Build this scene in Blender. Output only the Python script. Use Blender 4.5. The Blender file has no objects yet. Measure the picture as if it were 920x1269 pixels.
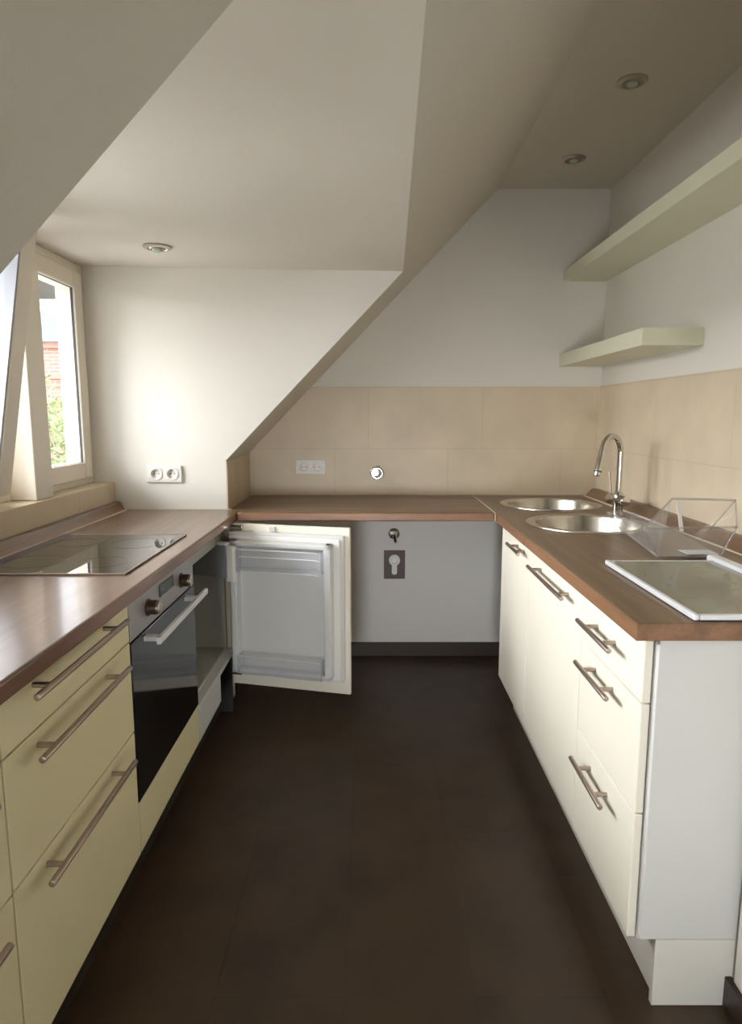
import bpy, bmesh, math, random
from mathutils import Vector, Matrix
random.seed(7)
S = bpy.context.scene
C = S.collection
PI = math.pi

# ------------------------------------------------------------------ materials
def lin(r, g, b):
    f = lambda c: (c/255/12.92) if c/255 <= .04045 else ((c/255+.055)/1.055)**2.4
    return (f(r), f(g), f(b), 1)

def new_mat(name):
    m = bpy.data.materials.new(name); m.use_nodes = True
    nt = m.node_tree
    return m, nt, nt.nodes['Principled BSDF']

def plain(name, col, rough=.5, metal=0, var=.04, scale=6, bump=0, spec=.5, coat=0):
    """Principled colour with a slight procedural mottling and optional fine bump."""
    m, nt, b = new_mat(name)
    N, L = nt.nodes, nt.links
    tc = N.new('ShaderNodeTexCoord'); nz = N.new('ShaderNodeTexNoise')
    nz.inputs['Scale'].default_value = scale; nz.inputs['Detail'].default_value = 4
    L.new(tc.outputs['Object'], nz.inputs['Vector'])
    mx = N.new('ShaderNodeMix'); mx.data_type = 'RGBA'
    c = lin(*col)
    mx.inputs[6].default_value = tuple(x*(1-var) for x in c[:3]) + (1,)
    mx.inputs[7].default_value = tuple(min(1, x*(1+var)) for x in c[:3]) + (1,)
    L.new(nz.outputs['Fac'], mx.inputs[0]); L.new(mx.outputs[2], b.inputs['Base Color'])
    b.inputs['Roughness'].default_value = rough; b.inputs['Metallic'].default_value = metal
    b.inputs['Specular IOR Level'].default_value = spec
    b.inputs['Coat Weight'].default_value = coat
    if bump:
        n2 = N.new('ShaderNodeTexNoise'); n2.inputs['Scale'].default_value = 180
        n2.inputs['Detail'].default_value = 6
        L.new(tc.outputs['Object'], n2.inputs['Vector'])
        bp = N.new('ShaderNodeBump'); bp.inputs['Strength'].default_value = bump
        bp.inputs['Distance'].default_value = .002
        L.new(n2.outputs['Fac'], bp.inputs['Height']); L.new(bp.outputs['Normal'], b.inputs['Normal'])
    return m

def tile(name, ca, cb, grout, u, v, ou, ov, bw, bh, off, mortar=.0025, rough=.45, var=.5, bump=.3, spec=.5):
    """Brick-texture tiling laid over world axes u and v."""
    m, nt, b = new_mat(name)
    N, L = nt.nodes, nt.links
    geo = N.new('ShaderNodeNewGeometry'); sep = N.new('ShaderNodeSeparateXYZ')
    L.new(geo.outputs['Position'], sep.inputs[0])
    cmb = N.new('ShaderNodeCombineXYZ')
    for k, (ax, o) in enumerate(((u, ou), (v, ov))):
        ad = N.new('ShaderNodeMath'); ad.operation = 'ADD'; ad.inputs[1].default_value = o
        L.new(sep.outputs['XYZ'.index(ax)], ad.inputs[0]); L.new(ad.outputs[0], cmb.inputs[k])
    br = N.new('ShaderNodeTexBrick')
    br.offset = off; br.offset_frequency = 2; br.squash = 1
    br.inputs['Scale'].default_value = 1; br.inputs['Mortar Size'].default_value = mortar
    br.inputs['Mortar Smooth'].default_value = .3; br.inputs['Bias'].default_value = 0
    br.inputs['Brick Width'].default_value = bw; br.inputs['Row Height'].default_value = bh
    br.inputs['Color1'].default_value = lin(*ca); br.inputs['Color2'].default_value = lin(*cb)
    br.inputs['Mortar'].default_value = lin(*grout)
    L.new(cmb.outputs[0], br.inputs['Vector'])
    nz = N.new('ShaderNodeTexNoise'); nz.inputs['Scale'].default_value = 5; nz.inputs['Detail'].default_value = 6
    L.new(geo.outputs['Position'], nz.inputs['Vector'])
    rm = N.new('ShaderNodeMapRange'); rm.inputs[1].default_value = .3; rm.inputs[2].default_value = .7
    rm.inputs[3].default_value = 1-var*.25; rm.inputs[4].default_value = 1+var*.25
    L.new(nz.outputs['Fac'], rm.inputs[0])
    mx = N.new('ShaderNodeMix'); mx.data_type = 'RGBA'; mx.blend_type = 'MULTIPLY'; mx.inputs[0].default_value = 1
    L.new(br.outputs['Color'], mx.inputs[6]); L.new(rm.outputs[0], mx.inputs[7])
    L.new(mx.outputs[2], b.inputs['Base Color'])
    n2 = N.new('ShaderNodeTexNoise'); n2.inputs['Scale'].default_value = 9; n2.inputs['Detail'].default_value = 5
    L.new(geo.outputs['Position'], n2.inputs['Vector'])
    r2 = N.new('ShaderNodeMapRange'); r2.inputs[3].default_value = rough-.08; r2.inputs[4].default_value = rough+.1
    L.new(n2.outputs['Fac'], r2.inputs[0]); L.new(r2.outputs[0], b.inputs['Roughness'])
    b.inputs['Specular IOR Level'].default_value = spec
    bp = N.new('ShaderNodeBump'); bp.inputs['Strength'].default_value = bump; bp.inputs['Distance'].default_value = .002
    bp.invert = True
    L.new(br.outputs['Fac'], bp.inputs['Height']); L.new(bp.outputs['Normal'], b.inputs['Normal'])
    return m

def wood(name, dark, mid, light, axis, rough=.3, coat=0):
    m, nt, b = new_mat(name)
    N, L = nt.nodes, nt.links
    geo = N.new('ShaderNodeNewGeometry'); mp = N.new('ShaderNodeMapping')
    sc = [9, 9, 9]; sc['XYZ'.index(axis)] = .55
    mp.inputs['Scale'].default_value = sc
    L.new(geo.outputs['Position'], mp.inputs['Vector'])
    n1 = N.new('ShaderNodeTexNoise'); n1.inputs['Scale'].default_value = 1.6
    n1.inputs['Detail'].default_value = 8; n1.inputs['Roughness'].default_value = .62; n1.inputs['Distortion'].default_value = .5
    L.new(mp.outputs[0], n1.inputs['Vector'])
    n2 = N.new('ShaderNodeTexNoise'); n2.inputs['Scale'].default_value = 14; n2.inputs['Detail'].default_value = 3
    L.new(mp.outputs[0], n2.inputs['Vector'])
    ad = N.new('ShaderNodeMath'); ad.operation = 'MULTIPLY_ADD'; ad.inputs[1].default_value = .25
    L.new(n2.outputs['Fac'], ad.inputs[0]); L.new(n1.outputs['Fac'], ad.inputs[2])
    cr = N.new('ShaderNodeValToRGB'); e = cr.color_ramp.elements
    e[0].position = .42; e[0].color = lin(*dark); e[1].position = .82; e[1].color = lin(*light)
    k = e.new(.6); k.color = lin(*mid)
    L.new(ad.outputs[0], cr.inputs[0])
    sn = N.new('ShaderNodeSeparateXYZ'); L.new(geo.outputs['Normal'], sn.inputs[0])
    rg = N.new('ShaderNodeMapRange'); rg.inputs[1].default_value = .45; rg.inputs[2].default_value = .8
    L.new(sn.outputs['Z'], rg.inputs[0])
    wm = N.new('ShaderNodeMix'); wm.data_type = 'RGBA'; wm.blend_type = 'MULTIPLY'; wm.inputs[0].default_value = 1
    wm.inputs[7].default_value = (1.25, .95, .72, 1)                 # side faces tinted warm, light on the edge put into colour
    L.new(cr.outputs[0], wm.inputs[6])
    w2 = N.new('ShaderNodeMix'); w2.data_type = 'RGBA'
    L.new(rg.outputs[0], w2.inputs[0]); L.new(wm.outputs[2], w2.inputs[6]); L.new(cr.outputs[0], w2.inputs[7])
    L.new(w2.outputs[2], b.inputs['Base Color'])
    b.inputs['Roughness'].default_value = rough
    b.inputs['Coat Weight'].default_value = coat; b.inputs['Coat Roughness'].default_value = .12
    b.inputs['Specular IOR Level'].default_value = .55
    return m

def clear(name, tint, refl=.12, rough=.05, dens=.9):
    """Thin clear sheet: mostly transparent with a Fresnel reflection and some grey of its own."""
    m, nt, b = new_mat(name)
    N, L = nt.nodes, nt.links
    N.remove(b); out = N['Material Output']
    tr = N.new('ShaderNodeBsdfTransparent'); tr.inputs[0].default_value = tint
    gl = N.new('ShaderNodeBsdfGlossy'); gl.inputs['Roughness'].default_value = rough
    gl.inputs['Color'].default_value = (.95, .97, 1, 1)
    df = N.new('ShaderNodeBsdfDiffuse'); nz = N.new('ShaderNodeTexNoise'); nz.inputs['Scale'].default_value = 14
    mr = N.new('ShaderNodeMix'); mr.data_type = 'RGBA'
    mr.inputs[6].default_value = (.72, .72, .73, 1); mr.inputs[7].default_value = (.85, .85, .86, 1)
    L.new(nz.outputs['Fac'], mr.inputs[0]); L.new(mr.outputs[2], df.inputs['Color'])
    m1 = N.new('ShaderNodeMixShader'); m1.inputs[0].default_value = 1-dens
    L.new(tr.outputs[0], m1.inputs[1]); L.new(df.outputs[0], m1.inputs[2])
    lw = N.new('ShaderNodeLayerWeight'); lw.inputs['Blend'].default_value = .5
    pw = N.new('ShaderNodeMath'); pw.operation = 'POWER'; pw.inputs[1].default_value = 4
    L.new(lw.outputs['Facing'], pw.inputs[0])
    fr = N.new('ShaderNodeMath'); fr.operation = 'MULTIPLY_ADD'; fr.inputs[1].default_value = refl; fr.inputs[2].default_value = .03
    L.new(pw.outputs[0], fr.inputs[0])
    m2 = N.new('ShaderNodeMixShader')
    L.new(fr.outputs[0], m2.inputs[0]); L.new(m1.outputs[0], m2.inputs[1]); L.new(gl.outputs[0], m2.inputs[2])
    L.new(m2.outputs[0], out.inputs['Surface'])
    return m

M = {}
M['wall'] = plain('white wall paint', (230, 225, 215), .75, var=.012, scale=2, bump=.12)
M['slope'] = plain('roof slope paint', (222, 215, 200), .75, var=.012, scale=2, bump=.12)
M['ceil'] = plain('ceiling paint', (224, 216, 202), .8, var=.012, scale=2, bump=.1)
M['under'] = plain('grey white paint', (222, 218, 212), .7, var=.015, scale=2, bump=.1)
M['tile_back'] = tile('beige wall tile back', (217, 199, 170), (220, 203, 175), (208, 191, 163), 'X', 'Z', -.407, -1.146+3.22, .6, .322, .703, rough=.42, var=.28)
M['tile_right'] = tile('beige wall tile right', (217, 199, 170), (220, 203, 175), (208, 191, 163), 'Y', 'Z', -2.6, -1.146+3.22, .6, .322, .703, rough=.36, var=.28)
M['tile_left'] = tile('beige tile parapet', (206, 188, 158), (209, 192, 164), (184, 168, 140), 'Y', 'Z', -2.55+.6*10, -.88+3.0, .6, .3, 0, rough=.42, var=.28)
M['floor'] = tile('dark brown floor tile', (62, 46, 31), (66, 49, 33), (55, 41, 28), 'Y', 'X', -1.722+6, .36+3.0, .6, .3, .67, mortar=.0022, rough=.42, var=1.1, bump=.12, spec=.4)
M['baseboard'] = plain('shaded brown tile skirting', (44, 32, 24), .4, var=.2, scale=8)  # floor tile colour, darkened for the shade at the wall foot
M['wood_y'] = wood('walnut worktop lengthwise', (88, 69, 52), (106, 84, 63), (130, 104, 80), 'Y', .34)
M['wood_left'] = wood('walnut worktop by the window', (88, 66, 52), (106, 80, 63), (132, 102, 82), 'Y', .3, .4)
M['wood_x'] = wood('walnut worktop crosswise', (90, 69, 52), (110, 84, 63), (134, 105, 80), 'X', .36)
M['cream'] = plain('cream lacquer front', (228, 216, 172), .42, var=.02, scale=3)
M['cream_lit'] = plain('lit cream lacquer front', (240, 232, 214), .42, var=.02, scale=3)  # same cream paint, whitened for the window light on these fronts
M['edge_beige'] = plain('beige front edging', (205, 188, 160), .5, var=.03)
M['panel_white'] = plain('white side panel', (212, 211, 205), .45, var=.015, scale=3)
M['plinth_white'] = plain('white plinth', (222, 218, 206), .4, var=.02)
M['steel'] = plain('brushed steel', (196, 186, 176), .32, 1, var=.05, scale=40)
M['dark_steel'] = plain('satin nickel bar', (168, 152, 140), .35, 1, var=.06, scale=40)
M['chrome'] = plain('chrome', (215, 212, 206), .12, 1, var=.02)
M['sink'] = plain('sink stainless steel', (205, 200, 190), .24, 1, var=.06, scale=18)
M['alu'] = plain('aluminium fascia', (176, 174, 174), .42, .65, var=.03, scale=30)
M['black_glass'] = plain('black ceramic glass', (14, 13, 13), .02, var=.1, spec=.8, coat=.3)
M['oven_glass'] = plain('black oven glass', (10, 11, 11), .07, var=.1, spec=.6)
M['zone'] = plain('printed zone ring', (34, 33, 32), .05, var=.1, spec=.9, coat=1)
M['display'] = plain('dark green display', (36, 46, 36), .25, var=.3, scale=60)
M['knob_brown'] = plain('brown knob grip', (66, 46, 34), .4, var=.1)
M['white_plastic'] = plain('white plastic', (232, 229, 222), .35, var=.015)
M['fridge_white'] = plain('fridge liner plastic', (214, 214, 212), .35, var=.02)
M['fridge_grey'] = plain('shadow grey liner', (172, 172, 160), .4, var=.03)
M['flap_grey'] = plain('grey freezer flap plastic', (128, 130, 136), .35, var=.04)
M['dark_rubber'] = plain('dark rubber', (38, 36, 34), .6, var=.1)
M['frame'] = plain('cream window frame', (228, 218, 200), .4, var=.015)
M['silicone'] = plain('cream sealing strip', (214, 200, 178), .4, var=.03)
M['plate_brown'] = plain('dark brown cover plate', (78, 58, 56), .5, var=.05)
M['shelf'] = plain('pale cream shelf lacquer', (228, 225, 198), .45, var=.015, scale=3)
M['paper'] = plain('pale paper', (216, 222, 226), .6, var=.03)
M['glass'] = clear('window glass', (.97, .98, .98, 1), .35, .01, .995)
M['acrylic'] = clear('clear acrylic', (.965, .96, .96, 1), .25, .06, .95)
M['rod_acrylic'] = clear('clear acrylic rim', (.8, .79, .79, 1), .5, .08, .85)
M['rack'] = clear('fridge rack plastic', (.96, .965, .98, 1), .35, .08, .84)
M['white_metal'] = plain('white metal edge', (232, 233, 236), .3, .25, var=.02)
M['shelf_glass'] = None
M['bulb'] = plain('pale lamp glass', (206, 220, 200), .1, var=.02)
M['brick'] = tile('red brick facade', (200, 142, 122), (190, 130, 112), (208, 184, 168), 'X', 'Z', 60, 60, .5, .16, .5, mortar=.02, rough=.8, var=.4)
M['slate'] = plain('blue grey roof sheet', (120, 140, 160), .6, var=.1)
M['stone'] = plain('sandstone band', (196, 140, 120), .7, var=.1)
M['leaf'] = plain('tree foliage', (138, 154, 92), .6, var=.45, scale=3)
M['bark'] = plain('bark', (92, 74, 58), .8, var=.2)
M['zinc'] = plain('zinc sheet', (176, 178, 184), .5, .3, var=.08)
M['soffit'] = plain('dark eave boards', (74, 72, 70), .7, var=.1)
M['ground'] = plain('street asphalt and lawn', (120, 122, 108), .9, var=.25, scale=.2)

def board_glass():
    m, nt, b = new_mat('greenish shelf glass')
    N, L = nt.nodes, nt.links
    nz = N.new('ShaderNodeTexNoise'); nz.inputs['Scale'].default_value = 7; nz.inputs['Detail'].default_value = 6
    geo = N.new('ShaderNodeNewGeometry'); L.new(geo.outputs['Position'], nz.inputs['Vector'])
    cr = N.new('ShaderNodeValToRGB'); e = cr.color_ramp.elements
    e[0].position = .45; e[0].color = lin(104, 104, 84); e[1].position = .85; e[1].color = lin(132, 142, 122)
    L.new(nz.outputs['Fac'], cr.inputs[0]); L.new(cr.outputs[0], b.inputs['Base Color'])
    b.inputs['Roughness'].default_value = .13; b.inputs['Specular IOR Level'].default_value = .6
    return m
M['shelf_glass'] = board_glass()

# ------------------------------------------------------------------ mesh kit
class MB:
    def __init__(s): s.bm = bmesh.new()
    def box(s, x0, x1, y0, y1, z0, z1, bev=0, seg=2, mat=None):
        b = bmesh.new(); bmesh.ops.create_cube(b, size=1)
        for v in b.verts:
            v.co = Vector(((x0+x1)/2+v.co.x*(x1-x0), (y0+y1)/2+v.co.y*(y1-y0), (z0+z1)/2+v.co.z*(z1-z0)))
        if bev: bmesh.ops.bevel(b, geom=list(b.edges), offset=bev, segments=seg, profile=.5, affect='EDGES', clamp_overlap=True)
        if mat is not None: b.transform(mat)
        s._join(b); return s
    def _join(s, b):
        me = bpy.data.meshes.new('t'); b.to_mesh(me); b.free(); s.bm.from_mesh(me); bpy.data.meshes.remove(me)
    def cyl(s, p, q, r, r2=None, n=20, bev=0):
        p, q = Vector(p), Vector(q); d = q-p
        b = bmesh.new()
        bmesh.ops.create_cone(b, cap_ends=True, segments=n, radius1=r, radius2=r if r2 is None else r2, depth=d.length)
        if bev:
            ed = [e for e in b.edges if len(e.link_faces) == 2 and any(len(f.verts) > 4 for f in e.link_faces)]
            bmesh.ops.bevel(b, geom=ed, offset=bev, segments=2, profile=.5, affect='EDGES')
        b.transform(Matrix.Translation((p+q)/2) @ d.to_track_quat('Z', 'Y').to_matrix().to_4x4())
        s._join(b); return s
    def lathe(s, prof, center, axis=(0, 0, 1), n=40):
        """prof: list of (radius, height) along axis from center."""
        b = bmesh.new(); rings = []
        for r, h in prof:
            if r < 1e-6: rings.append([b.verts.new((0, 0, h))])
            else: rings.append([b.verts.new((r*math.cos(2*PI*k/n), r*math.sin(2*PI*k/n), h)) for k in range(n)])
        for A, B in zip(rings, rings[1:]):
            for k in range(n):
                a0, a1 = A[k % len(A)], A[(k+1) % len(A)]; b0, b1 = B[k % len(B)], B[(k+1) % len(B)]
                vs = []
                for v in (a0, a1, b1, b0):
                    if v not in vs: vs.append(v)
                if len(vs) > 2: b.faces.new(vs)
        bmesh.ops.recalc_face_normals(b, faces=b.faces)
        b.transform(Matrix.Translation(center) @ Vector(axis).to_track_quat('Z', 'Y').to_matrix().to_4x4())
        s._join(b); return s
    def tube(s, pts, r, n=14, caps=True):
        b = bmesh.new(); pts = [Vector(p) for p in pts]; rings = []
        up = None
        for i, p in enumerate(pts):
            t = (pts[min(i+1, len(pts)-1)]-pts[max(i-1, 0)]).normalized()
            if up is None:
                up = Vector((0, 0, 1)) if abs(t.z) < .9 else Vector((0, 1, 0))
            a = (up - t*up.dot(t)).normalized(); c = t.cross(a); up = a
            rr = r[i] if isinstance(r, (list, tuple)) else r
            rings.append([b.verts.new(p+a*rr*math.cos(2*PI*k/n)+c*rr*math.sin(2*PI*k/n)) for k in range(n)])
        for A, B in zip(rings, rings[1:]):
            for k in range(n): b.faces.new((A[k], A[(k+1) % n], B[(k+1) % n], B[k]))
        if caps: b.faces.new(rings[0]); b.faces.new(rings[-1])
        bmesh.ops.recalc_face_normals(b, faces=b.faces); s._join(b); return s
    def poly(s, pts):
        s.bm.faces.new([s.bm.verts.new(p) for p in pts]); return s
    def prism(s, pts, vec, bev=0):
        b = bmesh.new(); vec = Vector(vec)
        f = b.faces.new([b.verts.new(p) for p in pts])
        r = bmesh.ops.extrude_face_region(b, geom=[f])
        for v in [g for g in r['geom'] if isinstance(g, bmesh.types.BMVert)]: v.co += vec
        bmesh.ops.recalc_face_normals(b, faces=b.faces)
        if bev: bmesh.ops.bevel(b, geom=list(b.edges), offset=bev, segments=2, profile=.5, affect='EDGES')
        s._join(b); return s
    def ring(s, u0, u1, v0, v1, w, d0, d1, plane, bev=0):
        """Rectangular frame of border w in axes (u,v), thickness d0..d1. plane 'yz': u=y v=z d=x ; 'xz': u=x v=z d=y ; 'xy'."""
        for a0, a1, c0, c1 in ((u0, u0+w, v0, v1), (u1-w, u1, v0, v1), (u0+w, u1-w, v0, v0+w), (u0+w, u1-w, v1-w, v1)):
            if plane == 'yz': s.box(d0, d1, a0, a1, c0, c1, bev)
            elif plane == 'xz': s.box(a0, a1, d0, d1, c0, c1, bev)
            else: s.box(a0, a1, c0, c1, d0, d1, bev)
        return s
    def quadsheet(s, a, b, c, d, th):
        """Flat sheet of thickness th over four corners."""
        a, b, c, d = map(Vector, (a, b, c, d)); n = (b-a).cross(d-a).normalized()
        return s.prism([a, b, c, d], n*th)

ORIG = {}
def build(mb, name, mat, parent=None, origin=None, smooth=None, xf=None):
    bm = mb.bm
    if xf is not None: bm.transform(xf)
    o0 = ORIG[parent.name] if parent else Vector(origin or (0, 0, 0))
    bmesh.ops.translate(bm, vec=-o0, verts=bm.verts)
    me = bpy.data.meshes.new(name); bm.to_mesh(me); bm.free()
    me.materials.append(mat)
    o = bpy.data.objects.new(name, me); C.objects.link(o)
    if smooth is not None:
        for p in me.polygons: p.use_smooth = True
        me.set_sharp_from_angle(angle=math.radians(smooth))
    if parent: o.parent = parent
    else: o.location = o0
    ORIG[o.name] = o0
    return o

def tag(o, label, cat, group=None):
    o['label'] = label; o['category'] = cat
    if group: o['group'] = group
    return o
def thing(name, label, cat, loc, group=None):
    o = bpy.data.objects.new(name, None); C.objects.link(o); o.location = loc; o.empty_display_size = .05
    ORIG[o.name] = Vector(loc)
    return tag(o, label, cat, group)
def struct(mb, name, mat, smooth=None, parent=None):
    o = build(mb, name, mat, parent, smooth=smooth)
    if not parent: o['kind'] = 'structure'
    return o
def duptree(root, loc, label=None):
    r = root.copy(); C.objects.link(r); r.location = loc
    if label: r['label'] = label
    for ch in list(root.children):
        c = ch.copy(); C.objects.link(c); c.parent = r
        for g in ch.children:
            d = g.copy(); C.objects.link(d); d.parent = c
    return r

# ------------------------------------------------------------------ dimensions (metres)
YB, YC, YN = 3.48, 2.92, .613          # back wall, far dormer cheek, near dormer cheek
XR, XJ, XP, XK = 1.205, .808, -1.155, -.65   # right wall, near right wall, parapet, knee wall
ZT = .90                               # worktop
ZC = 2.445                             # ceiling
slope = lambda x: 1.12+1.03*(x+.65)
XS = -.65+(ZC-1.12)/1.03
XEF, XEN = .138, .062                  # upper edge of the dormer opening, far / near

# ------------------------------------------------------------------ setting
struct(MB().box(-1.6, 2.2, -3.2, 3.7, -.12, 0), 'floor', M['floor'])
struct(MB().box(-1.6, 1.5, YB, YB+.12, -.1, 2.7), 'wall_back', M['wall'])
struct(MB().box(XR, XR+.12, 1.286, YB, -.1, 2.7), 'wall_right', M['wall'])
struct(MB().box(XJ, XR+.12, -3.2, 1.286, -.1, 2.7), 'wall_right_front', M['wall'])
struct(MB().box(XS-.02, 1.4, -3.2, YB+.1, ZC, ZC+.1), 'ceiling', M['ceil'])
m = MB()
for y0, y1 in ((-3.2, YN), (YC, YB)):
    m.poly([(XK, y0, slope(XK)), (XK, y1, slope(XK)), (XS, y1, ZC), (XS, y0, ZC)])
m.poly([(XEN, YN, slope(XEN)), (XEF, YC, slope(XEF)), (XS, YC, ZC), (XS, YN, ZC)])
struct(m, 'wall_slope', M['slope'])
struct(MB().box(XK-.1, XK, YC+.004, YB, -.1, 1.12), 'wall_knee_back', M['wall'])
struct(MB().box(XK-.1, XK, -3.2, YN-.004, -.1, 1.12), 'wall_knee_front', M['wall'])
struct(MB().poly([(-1.36, YC, 0), (XK, YC, 0), (XK, YC, 1.12), (XEF, YC, slope(XEF)), (-1.36, YC, 1.955)]), 'wall_dormer_far', M['wall'])
struct(MB().poly([(-1.36, YN, 0), (XK, YN, 0), (XK, YN, 1.12), (XEN, YN, slope(XEN)), (-1.36, YN, 1.955)]), 'wall_dormer_near', M['wall'])
m = MB(); n = 10
g = [[None]*(n+1) for _ in range(n+1)]
for i in range(n+1):
    for j in range(n+1):
        t, q = i/n, j/n
        a = Vector((-1.36, YN, 1.952)).lerp(Vector((-1.36, YC, 1.955)), t)
        b = Vector((XEN, YN, slope(XEN))).lerp(Vector((XEF, YC, slope(XEF))), t)
        g[i][j] = m.bm.verts.new(a.lerp(b, q))
for i in range(n):
    for j in range(n): m.bm.faces.new((g[i][j], g[i+1][j], g[i+1][j+1], g[i][j+1]))
struct(m, 'ceiling_dormer', M['ceil'], smooth=40)
struct(MB().box(-1.40, XP, YN, YC, -.1, 1.017), 'wall_left', M['wall'])
struct(MB().box(-1.36, XP+.006, YN, YC-.001, ZT-.1, 1.025, .002), 'trim_1', M['tile_left'])
# rear wall behind the camera
m = MB().box(-1.6, 2.2, -3.3, -3.2, -.1, 2.7)
struct(m, 'wall_front', plain('muted rear wall paint', (150, 140, 128), .8))
# tiled splash areas
m = MB().poly([(XK, YB-.008, ZT-.03), (XR, YB-.008, ZT-.03), (XR, YB-.008, 1.469), (-.65+(1.469-1.12)/1.03, YB-.008, 1.469), (XK, YB-.008, 1.12)])
b = m.bm; r = bmesh.ops.extrude_face_region(b, geom=list(b.faces))
for v in [q for q in r['geom'] if isinstance(q, bmesh.types.BMVert)]: v.co.y += .008
struct(m, 'trim_2', M['tile_back'])
struct(MB().box(XR-.008, XR, 1.29, YB-.008, ZT-.03, 1.474), 'trim_3', M['tile_right'])
struct(MB().box(XK, XK+.006, YC, YB-.008, ZT-.03, 1.118), 'trim_4', M['tile_left'])
struct(MB().box(XK, XR, YB-.012, YB, 0, .08, .002), 'baseboard_back', M['baseboard'])
struct(MB().box(XK, XR, YB-.004, YB, .08, ZT-.05), 'trim_5', M['under'])
struct(MB().box(XK, XK+.012, YC+.05, YB-.012, 0, .08, .002), 'baseboard_left', M['baseboard'])  # dark strip added where the wall foot lies in shade
struct(MB().box(XJ-.014, XJ, -3.2, 1.30, 0, .075, .002), 'baseboard_right', M['baseboard'])

struct(MB().box(XP+.02, XK+.02, YC-.006, YC, ZT, ZT+.004), 'trim_8', M['silicone'])
struct(MB().box(XK, XR-.08, YB-.014, YB-.008, ZT, ZT+.004), 'trim_9', M['silicone'])
# windows ----------------------------------------------------------
def win_frame(y0, y1, z0, z1, x, n):
    w = build(MB().ring(y0, y1, z0, z1, .05, x-.07, x, 'yz', .003), 'window_%d' % n, M['frame']); w['kind'] = 'structure'
    return w
# far casement
w = win_frame(2.385, 2.915, 1.025, 1.95, -1.24, 1)
build(MB().ring(2.415, 2.875, 1.05, 1.915, .072, -1.30, -1.225, 'yz', .006), 'window_sash', M['frame'], w)
build(MB().ring(2.484, 2.806, 1.119, 1.846, .004, -1.244, -1.233, 'yz'), 'gasket', M['dark_rubber'], w)
build(MB().box(-1.243, -1.238, 2.487, 2.803, 1.122, 1.843), 'pane', M['glass'], w)
# post between the windows
struct(MB().box(-1.32, -1.165, 2.262, 2.385, 1.025, 1.953, .004), 'trim_6', M['frame'])
# tilted middle sash
w = win_frame(1.18, 2.262, 1.025, 1.953, -1.255, 2)
piv = Matrix.Translation((-1.205, 0, 1.062)) @ Matrix.Rotation(math.radians(10.2), 4, 'Y') @ Matrix.Translation((1.205, 0, -1.062))
s = build(MB().ring(1.22, 2.15, 1.062, 1.935, .075, -1.262, -1.192, 'yz', .006), 'window_sash', M['frame'], w, xf=piv)
build(MB().ring(1.293, 2.077, 1.135, 1.862, .012, -1.256, -1.198, 'yz'), 'gasket', M['zinc'], w, xf=piv)
build(MB().box(-1.232, -1.226, 1.30, 2.07, 1.14, 1.858), 'pane', M['glass'], w, xf=piv)
# near window
struct(MB().box(-1.32, -1.165, 1.06, 1.18, 1.025, 1.953, .004), 'trim_7', M['frame'])
w = win_frame(YN, 1.06, 1.025, 1.953, -1.24, 3)
build(MB().ring(.655, 1.03, 1.05, 1.915, .072, -1.30, -1.225, 'yz', .006), 'window_sash', M['frame'], w)
build(MB().box(-1.268, -1.262, .72, .965, 1.12, 1.845), 'pane', M['glass'], w)

# ------------------------------------------------------------------ worktops
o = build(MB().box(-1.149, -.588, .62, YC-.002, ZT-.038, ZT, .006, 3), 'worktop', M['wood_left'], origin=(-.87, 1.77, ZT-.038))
tag(o, 'dark walnut worktop under the window, carrying the black hob', 'worktop')
L = [(-.586, 2.822, ZT-.038), (.5405, 2.822, ZT-.038), (.5405, YB-.01, ZT-.038), (-.642, YB-.01, ZT-.038), (-.642, YC+.002, ZT-.038), (-.586, YC+.002, ZT-.038)]
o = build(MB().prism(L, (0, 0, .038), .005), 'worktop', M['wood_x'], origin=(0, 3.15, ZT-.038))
tag(o, 'short walnut worktop along the back wall with empty space underneath', 'worktop')
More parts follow.
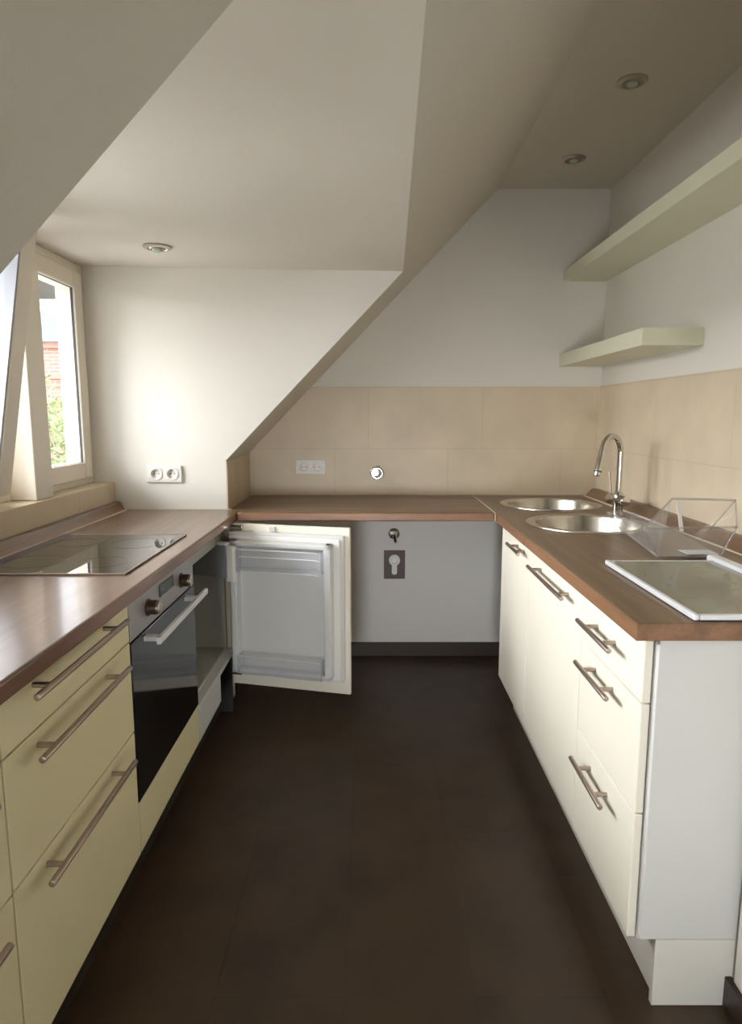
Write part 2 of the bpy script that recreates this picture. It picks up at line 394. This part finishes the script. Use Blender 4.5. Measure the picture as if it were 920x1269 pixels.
# right worktop with two round sink cut-outs
SINKS = [(.858, 3.10), (.850, 2.535)]
RS = .222
def plate_with_holes(x0, x1, y0, y1, z0, z1, holes, r, n=48):
    b = bmesh.new()
    ys = [y0] + [ (holes[1][1]+holes[0][1])/2 ] + [y1]
    hs = sorted(holes, key=lambda h: h[1])
    cells = [(y0, hs[0][1]-r-.03, None), (hs[0][1]-r-.03, (hs[0][1]+hs[1][1])/2, hs[0]), ((hs[0][1]+hs[1][1])/2, y1, hs[1])]
    for a, c, h in cells:
        if h is None:
            b.faces.new([b.verts.new(p) for p in ((x0, a, z1), (x1, a, z1), (x1, c, z1), (x0, c, z1))]); continue
        inn, out = [], []
        for k in range(n):
            t = 2*PI*k/n; d = Vector((math.cos(t), math.sin(t)))
            inn.append(b.verts.new((h[0]+r*d.x, h[1]+r*d.y, z1)))
            tt = min(((x1-h[0])/d.x if d.x > 1e-9 else (x0-h[0])/d.x if d.x < -1e-9 else 1e9),
                     ((c-h[1])/d.y if d.y > 1e-9 else (a-h[1])/d.y if d.y < -1e-9 else 1e9))
            out.append(b.verts.new((h[0]+tt*d.x, h[1]+tt*d.y, z1)))
        corner = {}
        for k in range(n):
            k2 = (k+1) % n
            p, q = out[k].co, out[k2].co
            vs = [inn[k], out[k]]
            if abs(p.x-q.x) > 1e-6 and abs(p.y-q.y) > 1e-6:
                cx = x1 if max(p.x, q.x) > x1-1e-6 else x0
                cy = c if max(p.y, q.y) > c-1e-6 else a
                vs.append(b.verts.new((cx, cy, z1)))
            vs += [out[k2], inn[k2]]
            b.faces.new(vs)
    bmesh.ops.remove_doubles(b, verts=b.verts, dist=1e-6)
    bmesh.ops.recalc_face_normals(b, faces=b.faces)
    for f in b.faces:
        if f.normal.z < 0: f.normal_flip()
    r_ = bmesh.ops.extrude_face_region(b, geom=list(b.faces))
    for v in [q for q in r_['geom'] if isinstance(q, bmesh.types.BMVert)]: v.co.z = z0
    bmesh.ops.recalc_face_normals(b, faces=b.faces)
    ed = [e for e in b.edges if all(abs(v.co.z-z1) < 1e-6 for v in e.verts) and (all(abs(v.co.x-x0) < 1e-6 for v in e.verts) or all(abs(v.co.y-y0) < 1e-6 for v in e.verts))]
    bmesh.ops.bevel(b, geom=ed, offset=.006, segments=3, profile=.5, affect='EDGES')
    m = MB(); m._join(b); return m
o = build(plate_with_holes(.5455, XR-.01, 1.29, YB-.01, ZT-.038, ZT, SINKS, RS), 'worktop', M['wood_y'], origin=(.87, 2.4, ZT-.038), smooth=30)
tag(o, 'long walnut worktop holding the two round sinks', 'worktop')
tag(build(MB().box(.541, .545, 2.819, YB-.012, ZT-.036, ZT+.0012), 'joint_strip', M['silicone'], origin=(.543, 3.1, ZT-.036)),
    'thin pale strip along the seam between back worktop and sink worktop', 'strip')
def upstand(pts, y0, y1, label, seal):
    t = thing('wall_upstand', label, 'upstand', (pts[0][0], (y0+y1)/2, ZT))
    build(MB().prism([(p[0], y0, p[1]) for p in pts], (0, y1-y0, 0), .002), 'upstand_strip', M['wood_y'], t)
    x = seal
    build(MB().box(x-.003, x+.003, y0, y1, ZT, ZT+.004), 'sealing_lip', M['silicone'], t)
upstand([(XR-.01, ZT), (XR-.075, ZT), (XR-.045, ZT+.034), (XR-.036, ZT+.04), (XR-.01, ZT+.04)], 1.295, 3.43, 'walnut upstand strip behind the faucet along the tiled wall', XR-.078)
upstand([(-1.148, ZT), (-1.100, ZT), (-1.118, ZT+.034), (-1.126, ZT+.04), (-1.148, ZT+.04)], .63, 2.90, 'walnut upstand strip below the window sill behind the hob', -1.097)

# ------------------------------------------------------------------ cabinets
def bar_handle(parent, x, y0, y1, z, side, post=None):
    """Round bar with two posts. side +1: front faces +x."""
    xb = x+side*.035
    p = post or .055
    m = MB().cyl((xb, y0, z), (xb, y1, z), .0065, n=18, bev=.0012)
    for y in (y0+p, y1-p): m.cyl((x-side*.0005, y, z), (xb, y, z), .0055, n=14)
    return build(m, 'handle', M['dark_steel'], parent, smooth=40)
def front(parent, name, x, y0, y1, z0, z1, side, mat):
    return build(MB().box(min(x, x-side*.019), max(x, x-side*.019), y0+.0015, y1-.0015, z0+.0015, z1-.0015, .0025), name, mat, parent)

def drawer_cabinet(y0, y1, side, splits, handles, hy, mat, label, group=None):
    x = -.612 if side > 0 else .576
    t = thing('drawer_cabinet', label, 'cabinet', (x-side*.26, (y0+y1)/2, .14))
    xi, xo = x-side*.022, (-1.14 if side > 0 else XR-.02)
    m = MB()
    a, b_ = min(xi, xo), max(xi, xo)
    m.box(a, b_, y0+.001, y0+.017, .155, .85).box(a, b_, y1-.017, y1-.001, .155, .85)
    m.box(a, b_, y0+.017, y1-.017, .155, .17).box(a, b_, y0+.017, y1-.017, .845, .85)
    xb = xo+side*.01
    m.box(min(xo, xb), max(xo, xb), y0+.017, y1-.017, .17, .845)
    build(m, 'carcass', M['panel_white'], t)
    for (z0, z1), hz in zip(zip(splits[1:], splits), handles):
        d = front(t, 'drawer', x, y0, y1, z0, z1, side, mat)
        bar_handle(d, x, hy[0], hy[1], hz, side)
    return t
drawer_cabinet(1.01, 1.592, 1, [.853, .752, .51, .165], [.838, .722, .482], (1.07, 1.495), M['cream'], 'cream drawer cabinet with three long bar handles, beside the oven')
drawer_cabinet(.62, 1.01, 1, [.853, .752, .51, .165], [.838, .722, .482], (.70, .933), M['cream'], 'cream drawer cabinet cut off by the lower left edge of the photo')
t = drawer_cabinet(1.316, 1.72, -1, [.855, .712, .458, .157], [.79, .675, .404], (1.424, 1.654), M['cream_lit'], 'white cabinet with three short-handled drawers at the open end of the sink worktop')
# doors on the sink side
def door_cabinet(y0, y1, hy, hz, label, name='base_cabinet'):
    t = thing(name, label, 'cabinet', (.86, (y0+y1)/2, .14))
    m = MB().box(.598, XR-.02, y0+.001, y0+.017, .155, .70).box(.598, XR-.02, y1-.017, y1-.001, .155, .70).box(.598, XR-.02, y0+.017, y1-.017, .155, .17).box(.598, .614, y0+.017, y1-.017, .62, .70)
    build(m, 'carcass', M['panel_white'], t)
    d = front(t, 'door', .576, y0, y1, .157, .855, -1, M['cream_lit'])
    bar_handle(d, .576, hy[0], hy[1], hz, -1, .05)
door_cabinet(1.72, 2.325, (1.80, 2.208), .805, 'wide white cupboard door with one long bar handle, beside the drawers')
door_cabinet(2.325, 2.818, (2.352, 2.558), .816, 'white cupboard door with a short bar handle, next to the empty space')
# end panel
P_ = [(.5985, 0, .168), (XJ+.3, 0, .168), (XJ+.3, 0, .8605), (.5985, 0, .8605)]
P_ = [(a, 1.299, c) for a, b_, c in P_]
o = build(MB().prism(P_, (0, .016, 0), .001), 'end_panel', M['panel_white'], origin=(.75, 1.307, .168))
tag(o, 'tall white side panel closing the near end of the sink cabinets', 'panel')
t = thing('plinth', 'white plinth under the drawers of the sink side, set back', 'plinth', (.64, 2.0, 0))
build(MB().box(.648, .662, 1.318, 2.815, 0, .152, .001), 'plinth_board', M['plinth_white'], t)
build(MB().box(.634, XJ+.25, 1.300, 1.315, 0, .166, .001), 'plinth_return', M['plinth_white'], t)
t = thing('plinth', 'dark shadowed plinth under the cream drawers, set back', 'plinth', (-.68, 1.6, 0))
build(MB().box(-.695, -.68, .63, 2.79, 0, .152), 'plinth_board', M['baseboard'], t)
build(MB().box(-.70, -.622, 2.782, 2.798, 0, .276), 'plinth_return', M['dark_rubber'], t)  # dark board added, stands for the shade below the fridge

# ------------------------------------------------------------------ oven
t = thing('oven', 'built-in black glass oven with grey control panel below the hob', 'oven', (-.87, 1.892, .3))
build(MB().box(-1.12, -.634, 1.60, 2.186, .315, .845), 'housing', M['zinc'], t)
build(MB().box(-.634, -.612, 1.595, 2.191, .748, .853, .002), 'control_panel', M['alu'], t)
d = build(MB().box(-.634, -.611, 1.595, 2.191, .308, .743, .002), 'oven_door', M['oven_glass'], t)
hd = MB().box(-.572, -.560, 1.672, 2.18, .716, .735, .002)
for y in (1.70, 2.085): hd.box(-.612, -.566, y-.012, y+.012, .719, .732, .001)
build(hd, 'handle', M['white_metal'], d)
build(MB().box(-.6115, -.6085, 1.83, 1.965, .800, .836, .001), 'display', M['display'], t)
for y, z in ((1.735, .800), (2.05, .795)):
    k = build(MB().lathe([(0, 0), (.024, 0), (.024, .003), (.020, .004), (.020, .026), (.0, .026)], (-.612, y, z), (1, 0, 0), 28), 'knob', M['knob_brown'], t, smooth=40)
    build(MB().lathe([(0, .026), (.0185, .026), (.0185, .033), (.016, .035), (0, .035)], (-.612, y, z), (1, 0, 0), 28), 'knob_cap', M['steel'], k, smooth=40)
o = front(None, 'filler_panel', -.612, 1.594, 2.19, .165, .306, 1, M['cream'])
tag(o, 'plain cream filler panel directly below the oven door', 'panel')

# ------------------------------------------------------------------ hob
t = thing('hob', 'black glass ceramic hob let into the worktop under the window', 'hob', (-.87, 1.98, ZT))
build(MB().box(-1.085, -.655, 1.694, 2.268, ZT, ZT+.005, .0015), 'glass_plate', M['black_glass'], t)
build(MB().ring(-1.088, -.652, 1.691, 2.271, .005, ZT, ZT+.0056, 'xy', .001), 'trim_frame', M['dark_steel'], t)
for cx, cy, r in ((-.97, 1.84, .085), (-.77, 1.83, .07), (-.97, 2.12, .07), (-.77, 2.11, .085)):
    build(MB().lathe([(r, 0), (r, .0003), (r-.0012, .0003), (r-.0012, 0)], (cx, cy, ZT+.005), n=40), 'cooking_zone_mark', M['zone'], t)

# ------------------------------------------------------------------ fridge
t = thing('fridge', 'built-in fridge beside the oven with its door wide open', 'fridge', (-.87, 2.49, 0))
m = MB()
m.box(-1.12, -.628, 2.196, 2.214, .155, .853).box(-1.12, -.618, 2.778, 2.80, .28, .853)
m.box(-1.12, -1.10, 2.214, 2.778, .155, .853).box(-1.10, -.628, 2.214, 2.778, .84, .853)
build(m, 'housing', M['edge_beige'], t)
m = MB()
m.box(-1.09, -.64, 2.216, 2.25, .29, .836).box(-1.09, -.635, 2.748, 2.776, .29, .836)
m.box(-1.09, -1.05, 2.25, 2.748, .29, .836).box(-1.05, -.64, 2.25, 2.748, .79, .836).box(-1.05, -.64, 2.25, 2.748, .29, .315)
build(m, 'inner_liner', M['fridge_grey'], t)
build(MB().box(-.66, -.606, 2.197, 2.765, .282, .304, .003), 'bottom_ledge', M['fridge_white'], t)
build(MB().box(-.632, -.612, 2.193, 2.53, .165, .281, .002), 'lower_panel', M['fridge_white'], t)
# freezer flap
P0, P1 = Vector((-.592, 2.665, 0)), Vector((-.745, 2.740, 0))
P0, P1 = Vector((-.588, 2.64, 0)), Vector((-.80, 2.742, 0))
dv = (P1-P0).normalized(); nv = Vector((dv.y, -dv.x, 0))
if nv.y > 0: nv = -nv
def flap(a, b_, z0, z1, n0, n1, bev=.003):
    q = [P0+dv*a+nv*n0, P0+dv*b_+nv*n0, P0+dv*b_+nv*n1, P0+dv*a+nv*n1]
    return MB().prism([(p.x, p.y, z0) for p in q], (0, 0, z1-z0), bev)
f = build(flap(.0, .22, .655, .795, 0, .02), 'freezer_flap', M['flap_grey'], t)
build(flap(-.006, .21, .795, .806, -.002, .026, .002), 'flap_edge', M['fridge_white'], f)
build(flap(-.03, .006, .640, .792, -.012, .012, .004), 'flap_handle', M['white_plastic'], f)
# the door, swung open
HX, HY = -.612, 2.772
d = Vector((.524, -.128, 0)); LEN = d.length; d.normalize(); nrm = Vector((d.y, -d.x, 0))   # nrm faces the camera side
X = Matrix(((d.x, nrm.x, 0, HX), (d.y, nrm.y, 0, HY), (0, 0, 1, 0), (0, 0, 0, 1)))            # local (u along door, n towards room, z)
def dbox(u0, u1, n0, n1, z0, z1, bev=.002): return MB().box(u0, u1, n0, n1, z0, z1, bev, mat=X)
dd = build(dbox(0, LEN, -.019, 0, .142, .862, .002), 'door', M['cream_lit'], t)
build(dbox(.012, LEN-.018, 0, .034, .205, .833, .004), 'door_body', M['fridge_white'], dd)
build(dbox(.022, LEN-.030, .034, .046, .213, .822, .004), 'door_seal', M['white_plastic'], dd)
m = MB()
u0, u1, z0, z1 = .045, LEN-.055, .235, .805
for a in ((u0, u0+.028, z0, z1), (u1-.03, u1, z0, z1), (u0, u1, z1-.022, z1), (u0, u1, z0, z0+.02)):
    m.box(a[0], a[1], .046, .095, a[2], a[3], .006, mat=X)
m.box(u0+.02, u1-.02, .044, .052, z0, z1, 0, mat=X)
build(m, 'door_liner', M['fridge_white'], dd)
def rack(z0, z1, n1):
    m = MB(); a, b_ = u0+.03, u1-.034
    m.box(a, b_, n1-.004, n1, z0, z1, .0015, mat=X).box(a, b_, .055, n1, z0, z0+.004, 0, mat=X)
    m.box(a, a+.004, .055, n1, z0, z1, 0, mat=X).box(b_-.004, b_, .055, n1, z0, z1, 0, mat=X)
    r = build(m, 'door_rack', M['rack'], dd)
    return r
rack(.685, .775, .125)
rack(.238, .318, .115)
for z in (.778, .748, .688):
    m = MB().tube([X @ Vector(p) for p in ((u0+.06, .127, z), (u1-.06, .127, z), (u1-.042, .124, z-.004), (u1-.036, .116, z-.006))], .0022, 8)
    build(m, 'rack_rim', M['white_plastic'], dd)
m = MB().tube([X @ Vector(p) for p in ((u0+.035, .117, .318), (u1-.04, .117, .318))], .0015, 8)
build(m, 'rack_rim', M['white_plastic'], dd)
m = MB().box(.02, .07, .0, .022, .838, .858, .002, mat=X).box(-.03, .03, .004, .016, .838, .852, .002, mat=X)
build(m, 'hinge', M['chrome'], dd, smooth=30)
build(MB().box(.0, .05, .0, .02, .19, .203, .002, mat=X), 'hinge', M['chrome'], dd, smooth=30)
build(MB().box(.19, .215, .0, .012, .836, .856, .002, mat=X), 'door_bracket', M['fridge_white'], dd)

# ------------------------------------------------------------------ sinks and faucet
for (cx, cy), lab in zip(SINKS, ('round steel sink bowl nearest the corner of the tiled walls', 'round steel sink bowl between the faucet and the cupboard doors')):
    t = thing('sink', lab, 'sink', (cx, cy, ZT-.17), 'round steel sink bowls')
    prof = [(.196, .002), (.236, .0035), (.2375, .0005), (.236, 0), (.219, -.0005), (.2185, -.06)]
    inner = [(.236, .0008), (.2355, .003), (.205, .004), (.199, .002), (.196, -.006), (.193, -.13), (.184, -.152), (.165, -.165), (.045, -.170), (.045, -.174), (0, -.174)]
    build(MB().lathe(inner, (cx, cy, ZT), n=72), 'bowl', M['sink'], t, smooth=50)
    build(MB().lathe([(0, .0), (.03, .0), (.036, .003), (.04, .003), (.043, -.001), (.043, -.003)], (cx, cy, ZT-.171), n=32), 'drain', M['chrome'], t, smooth=40)
t = thing('faucet', 'chrome gooseneck faucet with side lever standing behind the sink', 'faucet', (1.042, 2.735, ZT))
bx, by = 1.042, 2.735
build(MB().lathe([(0, 0), (.026, 0), (.026, .004), (.0215, .007), (.0205, .05), (.0225, .054), (.0225, .085), (.017, .098), (.0125, .104), (0, .104)], (bx, by, ZT+.0012), n=32), 'body', M['chrome'], t, smooth=40)
pts = [(bx, by, ZT+.10), (bx, by, ZT+.2)]
ux, uy = -.78, -.63
R0 = .069
for k in range(0, 15):
    a = PI*k/14*.94
    pts.append((bx+ux*R0*(1-math.cos(a)), by+uy*R0*(1-math.cos(a)), ZT+.268+R0*math.sin(a)))
e = Vector(pts[-1]); q = (Vector(pts[-1])-Vector(pts[-2])).normalized()
pts.append(tuple(e+q*.03))
build(MB().tube(pts, .0125, 18), 'spout', M['chrome'], t, smooth=50)
e2 = e+q*.03
sp = build(MB().tube([e2-q*.004, e2, e2+q*.055, e2+q*.075], [.0125, .0145, .0145, .0125], 18), 'spray_head', M['chrome'], t, smooth=40)
build(MB().tube([e2+q*.056, e2+q*.06], .0150, 18), 'spray_ring', M['dark_rubber'], sp, smooth=40)
hx = Vector((bx, by, ZT+.068)); ax = Vector((-.35, .93, 0)).normalized()
lv = build(MB().cyl(hx-ax*.05, hx+ax*.055, .0225, n=28, bev=.003), 'lever_hub', M['chrome'], t, smooth=40)
build(MB().cyl(hx+ax*.045+Vector((0, 0, .015)), hx+ax*.06+Vector((0, 0, .115)), .0045, n=12), 'lever', M['dark_steel'], lv, smooth=40)

# ------------------------------------------------------------------ dish rack of clear acrylic
t = thing('dish_rack', 'clear acrylic dish rack standing between the glass shelf and the faucet', 'dish rack', (.96, 2.1, ZT))
z = ZT+.0085
A0, B0, B1, A1 = (.845, 1.885, z), (1.03, 1.885, z), (1.115, 2.42, z), (.925, 2.42, z)       # base
m = MB().quadsheet(A0, B0, B1, A1, .003)
build(m, 'base_tray', M['acrylic'], t)
D_, C_ = (.785, 1.85, 1.0), (1.062, 1.87, 1.0)             # rim near
A_, B_ = (.962, 2.07, 1.058), (1.142, 2.03, 1.058)         # high rim
F_, G_ = (.985, 2.20, .965), (1.10, 2.28, .95)
for a in ((A0, B0, C_, D_), (A0, D_, A_, (.885, 2.15, z)), (B0, (1.085, 2.18, z), B_, C_)):
    build(MB().poly(a), 'side_panel', M['acrylic'], t)
build(MB().poly([(.885, 2.15, z), A_, B_, (1.085, 2.18, z)]), 'back_panel', M['acrylic'], t)
m = MB()
for a, b_, r in ((D_, C_, .0035), (D_, A_, .003), (A_, B_, .004), (B_, C_, .003), (A0, B0, .003), (A0, D_, .0025), (B0, C_, .0025), (A0, A1, .003), (B_, (1.04, 2.02, .935), .0025)):
    m.tube([a, b_], r, 10)
build(m, 'rim', M['rod_acrylic'], t, smooth=50)
build(MB().quadsheet((.972, 2.06, 1.052), (.982, 2.06, 1.052), (.962, 1.98, .97), (.951, 1.98, .97), .004), 'strut', M['white_plastic'], t)
# cutlery holder at the sink end
m = MB()
x0, x1, y0, y1, zt = .897, .985, 2.20, 2.46, ZT+.055
m.box(x0, x0+.003, y0, y1, z, zt).box(x1-.003, x1, y0, y1, z, zt).box(x0, x1, y0, y0+.003, z, zt).box(x0, x1, y1-.003, y1, z, zt).box(x0, x1, y0+.12, y0+.123, z, zt)
h = build(m, 'cutlery_holder', M['acrylic'], t)
build(MB().ring(x0-.001, x1+.001, y0-.001, y1+.001, .005, zt, zt+.004, 'xy', .001), 'holder_rim', M['rack'], h)
tag(build(MB().box(.935, 1.03, 1.893, 1.955, ZT+.0135, ZT+.0155, .001), 'paper_slip', M['paper'], origin=(.99, 1.92, ZT+.0085)),
    'small pale paper slip lying flat in the clear dish rack', 'paper')

# ------------------------------------------------------------------ glass shelf lying on the worktop
t = thing('glass_shelf', 'loose fridge shelf of greenish glass with white edging lying on the worktop', 'glass shelf', (.82, 1.55, ZT+.001))
ZG = ZT+.0025
build(MB().box(.672, .985, 1.305, 1.81, ZG+.004, ZG+.010), 'glass_pane', M['shelf_glass'], t)
m = MB().box(.664, .676, 1.297, 1.815, ZG, ZG+.013, .003).box(.676, .97, 1.297, 1.309, ZG, ZG+.012, .003).box(.676, .97, 1.806, 1.815, ZG, ZG+.012, .003)
build(m, 'edge_profile', M['white_metal'], t)
build(MB().box(.968, 1.002, 1.297, 1.85, ZG, ZG+.022, .007), 'rear_profile', M['white_metal'], t)

# ------------------------------------------------------------------ sockets, valves, drain plate
def socket(x, z, y, label):
    t = thing('wall_socket', label, 'socket', (x, y, z-.04), 'double wall sockets')
    m = MB().box(x-.0775, x+.0775, y-.010, y, z+.0195, z+.038, .0025).box(x-.0775, x+.0775, y-.010, y, z-.038, z-.0195, .0025)
    m.box(x-.0775, x-.055, y-.010, y, z-.02, z+.02).box(x-.016, x+.016, y-.010, y, z-.02, z+.02).box(x+.055, x+.0775, y-.010, y, z-.02, z+.02)
    build(m, 'cover_plate', M['white_plastic'], t)
    for s in (-.0355, .0355):
        c = build(MB().lathe([(.0285, .0), (.0285, .004), (.0225, .0045), (.020, .002), (.0193, -.0075), (0, -.0075)], (x+s, y-.0085, z), (0, -1, 0), 36), 'socket_insert', M['white_plastic'], t, smooth=40)
        m = MB()
        for h in (-.0095, .0095): m.cyl((x+s+h, y-.0008, z), (x+s+h, y-.0022, z), .0028, n=12)
        build(m, 'pin_hole', M['dark_rubber'], c)
socket(-.924, 1.062, YC, 'white double socket on the plastered wall at the end of the hob worktop')
socket(-.320, 1.05, YB-.008, 'white double socket on the beige tiles of the back wall')
t = thing('stop_valve', 'round chrome stop valve on the beige back wall tiles', 'valve', (.032, YB-.008, 1.02))
build(MB().lathe([(0, 0), (.036, 0), (.038, .004), (.036, .010), (.026, .013), (0, .013)], (.032, YB-.008, 1.02), (0, -1, 0), 36), 'rosette', M['chrome'], t, smooth=40)
build(MB().lathe([(0, .01), (.027, .01), (.031, .016), (.031, .052), (.028, .056), (.024, .056), (.022, .053), (0, .0545)], (.032, YB-.008, 1.02), (0, -1, 0), 36), 'grip', M['chrome'], t, smooth=40)
t = thing('appliance_tap', 'small chrome appliance tap on the wall below the back worktop', 'tap', (.124, YB, .69))
build(MB().lathe([(0, 0), (.030, 0), (.030, .006), (.020, .010), (.013, .012), (.013, .055), (0, .055)], (.124, YB-.004, .69), (0, -1, 0), 28), 'body', M['chrome'], t, smooth=40)
build(MB().cyl((.124, YB-.05, .693), (.130, YB-.075, .655), .009, n=18), 'outlet', M['chrome'], t, smooth=40)
build(MB().box(.098, .13, YB-.075, YB-.052, .694, .712, .004), 'grip', M['dark_steel'], t, smooth=40)
t = thing('drain_plate', 'dark brown rectangular plate with a white keyhole-shaped drain fitting', 'drain plate', (.127, YB, .44))
build(MB().box(.070, .185, YB-.010, YB-.003, .440, .598, .001), 'cover_plate', M['plate_brown'], t)
b = MB(); pts = []
for k in range(25):
    a = math.radians(-62+304*k/24); pts.append((.127+.030*math.cos(a), YB-.011, .545+.030*math.sin(a)))
pts += [(.113, YB-.011, .474), (.121, YB-.011, .466), (.133, YB-.011, .466), (.141, YB-.011, .474)]
b.prism(pts, (0, -.010, 0))
build(b, 'drain_fitting', M['white_plastic'], t)
build(MB().lathe([(.021, .0), (.021, .012), (.017, .012), (.013, .001), (0, .001)], (.127, YB-.019, .545), (0, -1, 0), 28), 'drain_opening', M['white_plastic'], t, smooth=40)

# ------------------------------------------------------------------ shelves
o = build(MB().box(.985, XR, 1.288, YB, 1.998, 2.052, .002), 'wall_shelf', M['shelf'], origin=(1.1, 2.4, 1.998))
tag(o, 'long pale wall shelf, the upper one, running to the near end of the wall', 'shelf')
o = build(MB().box(.980, XR, 2.43, YB, 1.572, 1.635, .002), 'wall_shelf', M['shelf'], origin=(1.1, 2.95, 1.572))
tag(o, 'short pale wall shelf in the corner just above the tiles', 'shelf')

# ------------------------------------------------------------------ downlights
def downlight(x, y, z, label, dz=0):
    t = thing('downlight', label, 'ceiling light', (x, y, z), 'recessed round downlights')
    build(MB().lathe([(.052, 0), (.052, .004), (.045, .008), (.036, .009), (.034, .004), (.031, .004), (.031, .0), (.052, 0)], (x, y, z), (0, 0, -1), 40), 'ring', M['steel'], t, smooth=40)
    build(MB().lathe([(.031, .0055), (.028, .011), (.021, .010), (.0, .006)], (x, y, z), (0, 0, -1), 32), 'swivel_cup', M['dark_steel'], t, smooth=40)
    build(MB().lathe([(.019, .008), (.018, .014), (.012, .018), (.0, .019)], (x, y, z), (0, 0, -1), 28), 'bulb', M['bulb'], t, smooth=60)
downlight(.889, 2.412, ZC, 'round silver downlight in the flat ceiling, the one over the drawers')
downlight(.897, 3.09, ZC, 'round silver downlight in the flat ceiling, the one by the back wall')
downlight(-.792, 2.537, 1.938, 'round white-rimmed downlight in the low dormer ceiling')

# ------------------------------------------------------------------ outside
struct(MB().box(-1.85, -1.36, YN-.3, YC+.6, .98, 1.0), 'exterior_sill', M['zinc'])
struct(MB().box(-1.72, -1.36, YN-.3, YC+.5, 1.90, 2.02), 'exterior_eave', M['soffit'])
struct(MB().box(-120, 60, -60, 140, -9.2, -9.0), 'exterior_ground', M['ground'])
t = thing('outside_building', 'red brick building with blue-grey roof seen through the far window', 'building', (-16, 33, -9))
build(MB().box(-24, -8, 30, 40, -9, 4.45), 'brick_wall', M['brick'], t)
build(MB().box(-24.2, -7.8, 29.8, 40.2, 4.3, 4.55).box(-24.15, -7.85, 29.85, 40.1, 2.95, 3.12).box(-24.12, -7.88, 29.9, 40.1, 2.6, 2.72), 'cornice', M['stone'], t)
build(MB().prism([(-24.4, 29.6, 4.55), (-24.4, 40.4, 4.55), (-24.4, 36, 6.1), (-24.4, 31.4, 6.1)], (16.8, 0, 0)), 'roof', M['slate'], t)
m = MB()
for k in range(22): m.box(-24+.75*k, -23.95+.75*k, 30.2, 30.3, 4.9, 5.3)
def tree(x, y, z0, zt, r, label):
    t = thing('outside_tree', label, 'tree', (x, y, z0))
    build(MB().tube([(x, y, z0), (x+.1, y, (z0+zt)/2), (x, y+.1, zt-r*.5)], [.28, .2, .06], 10), 'trunk', M['bark'], t, smooth=50)
    rnd = random.Random(3); b = bmesh.new()
    for k in range(6500):
        u = Vector((rnd.gauss(0, 1), rnd.gauss(0, 1), rnd.gauss(0, 1))).normalized()*rnd.uniform(.45, 1)**.6
        lump = 1+.18*math.sin(5*u.x+2)*math.cos(4*u.y)
        p = Vector((x+u.x*r*lump, y+u.y*r*lump, zt-r*1.25+u.z*r*1.25*lump))
        s = rnd.uniform(.06, .12)
        a = Vector((rnd.gauss(0, 1), rnd.gauss(0, 1), rnd.gauss(0, 1))).normalized(); c = a.orthogonal().normalized()
        b.faces.new([b.verts.new(p+q) for q in (a*s, c*s*.5, -a*s, -c*s*.5)])
    mm = MB(); mm._join(b)
    build(mm, 'crown', M['leaf'], t)
tree(-9.4, 18.8, -9, 2.15, 2.6, 'leafy green tree outside in front of the brick building')

# ------------------------------------------------------------------ light
W = bpy.data.worlds.new('sky'); S.world = W; W.use_nodes = True
nt = W.node_tree; bg = nt.nodes['Background']
tc = nt.nodes.new('ShaderNodeTexCoord'); sp_ = nt.nodes.new('ShaderNodeSeparateXYZ'); cr = nt.nodes.new('ShaderNodeValToRGB')
nt.links.new(tc.outputs['Generated'], sp_.inputs[0]); nt.links.new(sp_.outputs['Z'], cr.inputs[0])
cr.color_ramp.elements[0].color = (.95, .96, 1, 1); cr.color_ramp.elements[1].color = (.72, .82, 1, 1)
nt.links.new(cr.outputs[0], bg.inputs['Color']); bg.inputs['Strength'].default_value = 5

def area(name, loc, target, sx, sy, watts, col):
    l = bpy.data.lights.new(name, 'AREA'); l.shape = 'RECTANGLE'; l.size = sx; l.size_y = sy; l.energy = watts; l.color = col
    o = bpy.data.objects.new(name, l); C.objects.link(o); o.location = loc
    o.rotation_euler = (Vector(target)-Vector(loc)).to_track_quat('-Z', 'Y').to_euler()
    o['kind'] = 'helper'
    return o
area('ground_bounce_daylight', (-4.6, 2.2, .5), (0, 2.1, 1.5), 4.0, 1.2, 125, (1, .98, .95))
area('sky_daylight', (-5.6, 2.3, 3.3), (0, 1.9, .9), 9.0, 2.6, 1800, (.985, .99, 1))
area('room_fill', (-.45, -3.0, .6), (.45, 3.4, .5), .8, .5, 5.5, (.96, .98, 1)).data.spread = math.radians(40)  # unseen fill lamp, added to brighten the far wall; no window here
area('side_daylight', (-.60, -1.5, .8), (.9, 1.2, .5), 1.2, .9, 5, (.90, .95, 1))
S.cycles.transparent_max_bounces = 32

# ------------------------------------------------------------------ camera
F = 810
cam = bpy.data.cameras.new('camera'); co = bpy.data.objects.new('camera', cam); C.objects.link(co)
cam.sensor_fit = 'VERTICAL'; cam.sensor_height = 24; cam.lens = 24*F/1269; cam.clip_start = .02; cam.clip_end = 400
co.location = (0, 0, 1.32)
co.rotation_euler = (PI/2-math.atan(119.5/F), 0, 0)
S.camera = co
S.view_settings.view_transform = 'Standard'
S.view_settings.look = 'None'
S.view_settings.exposure = .28
S.view_settings.gamma = 1.06
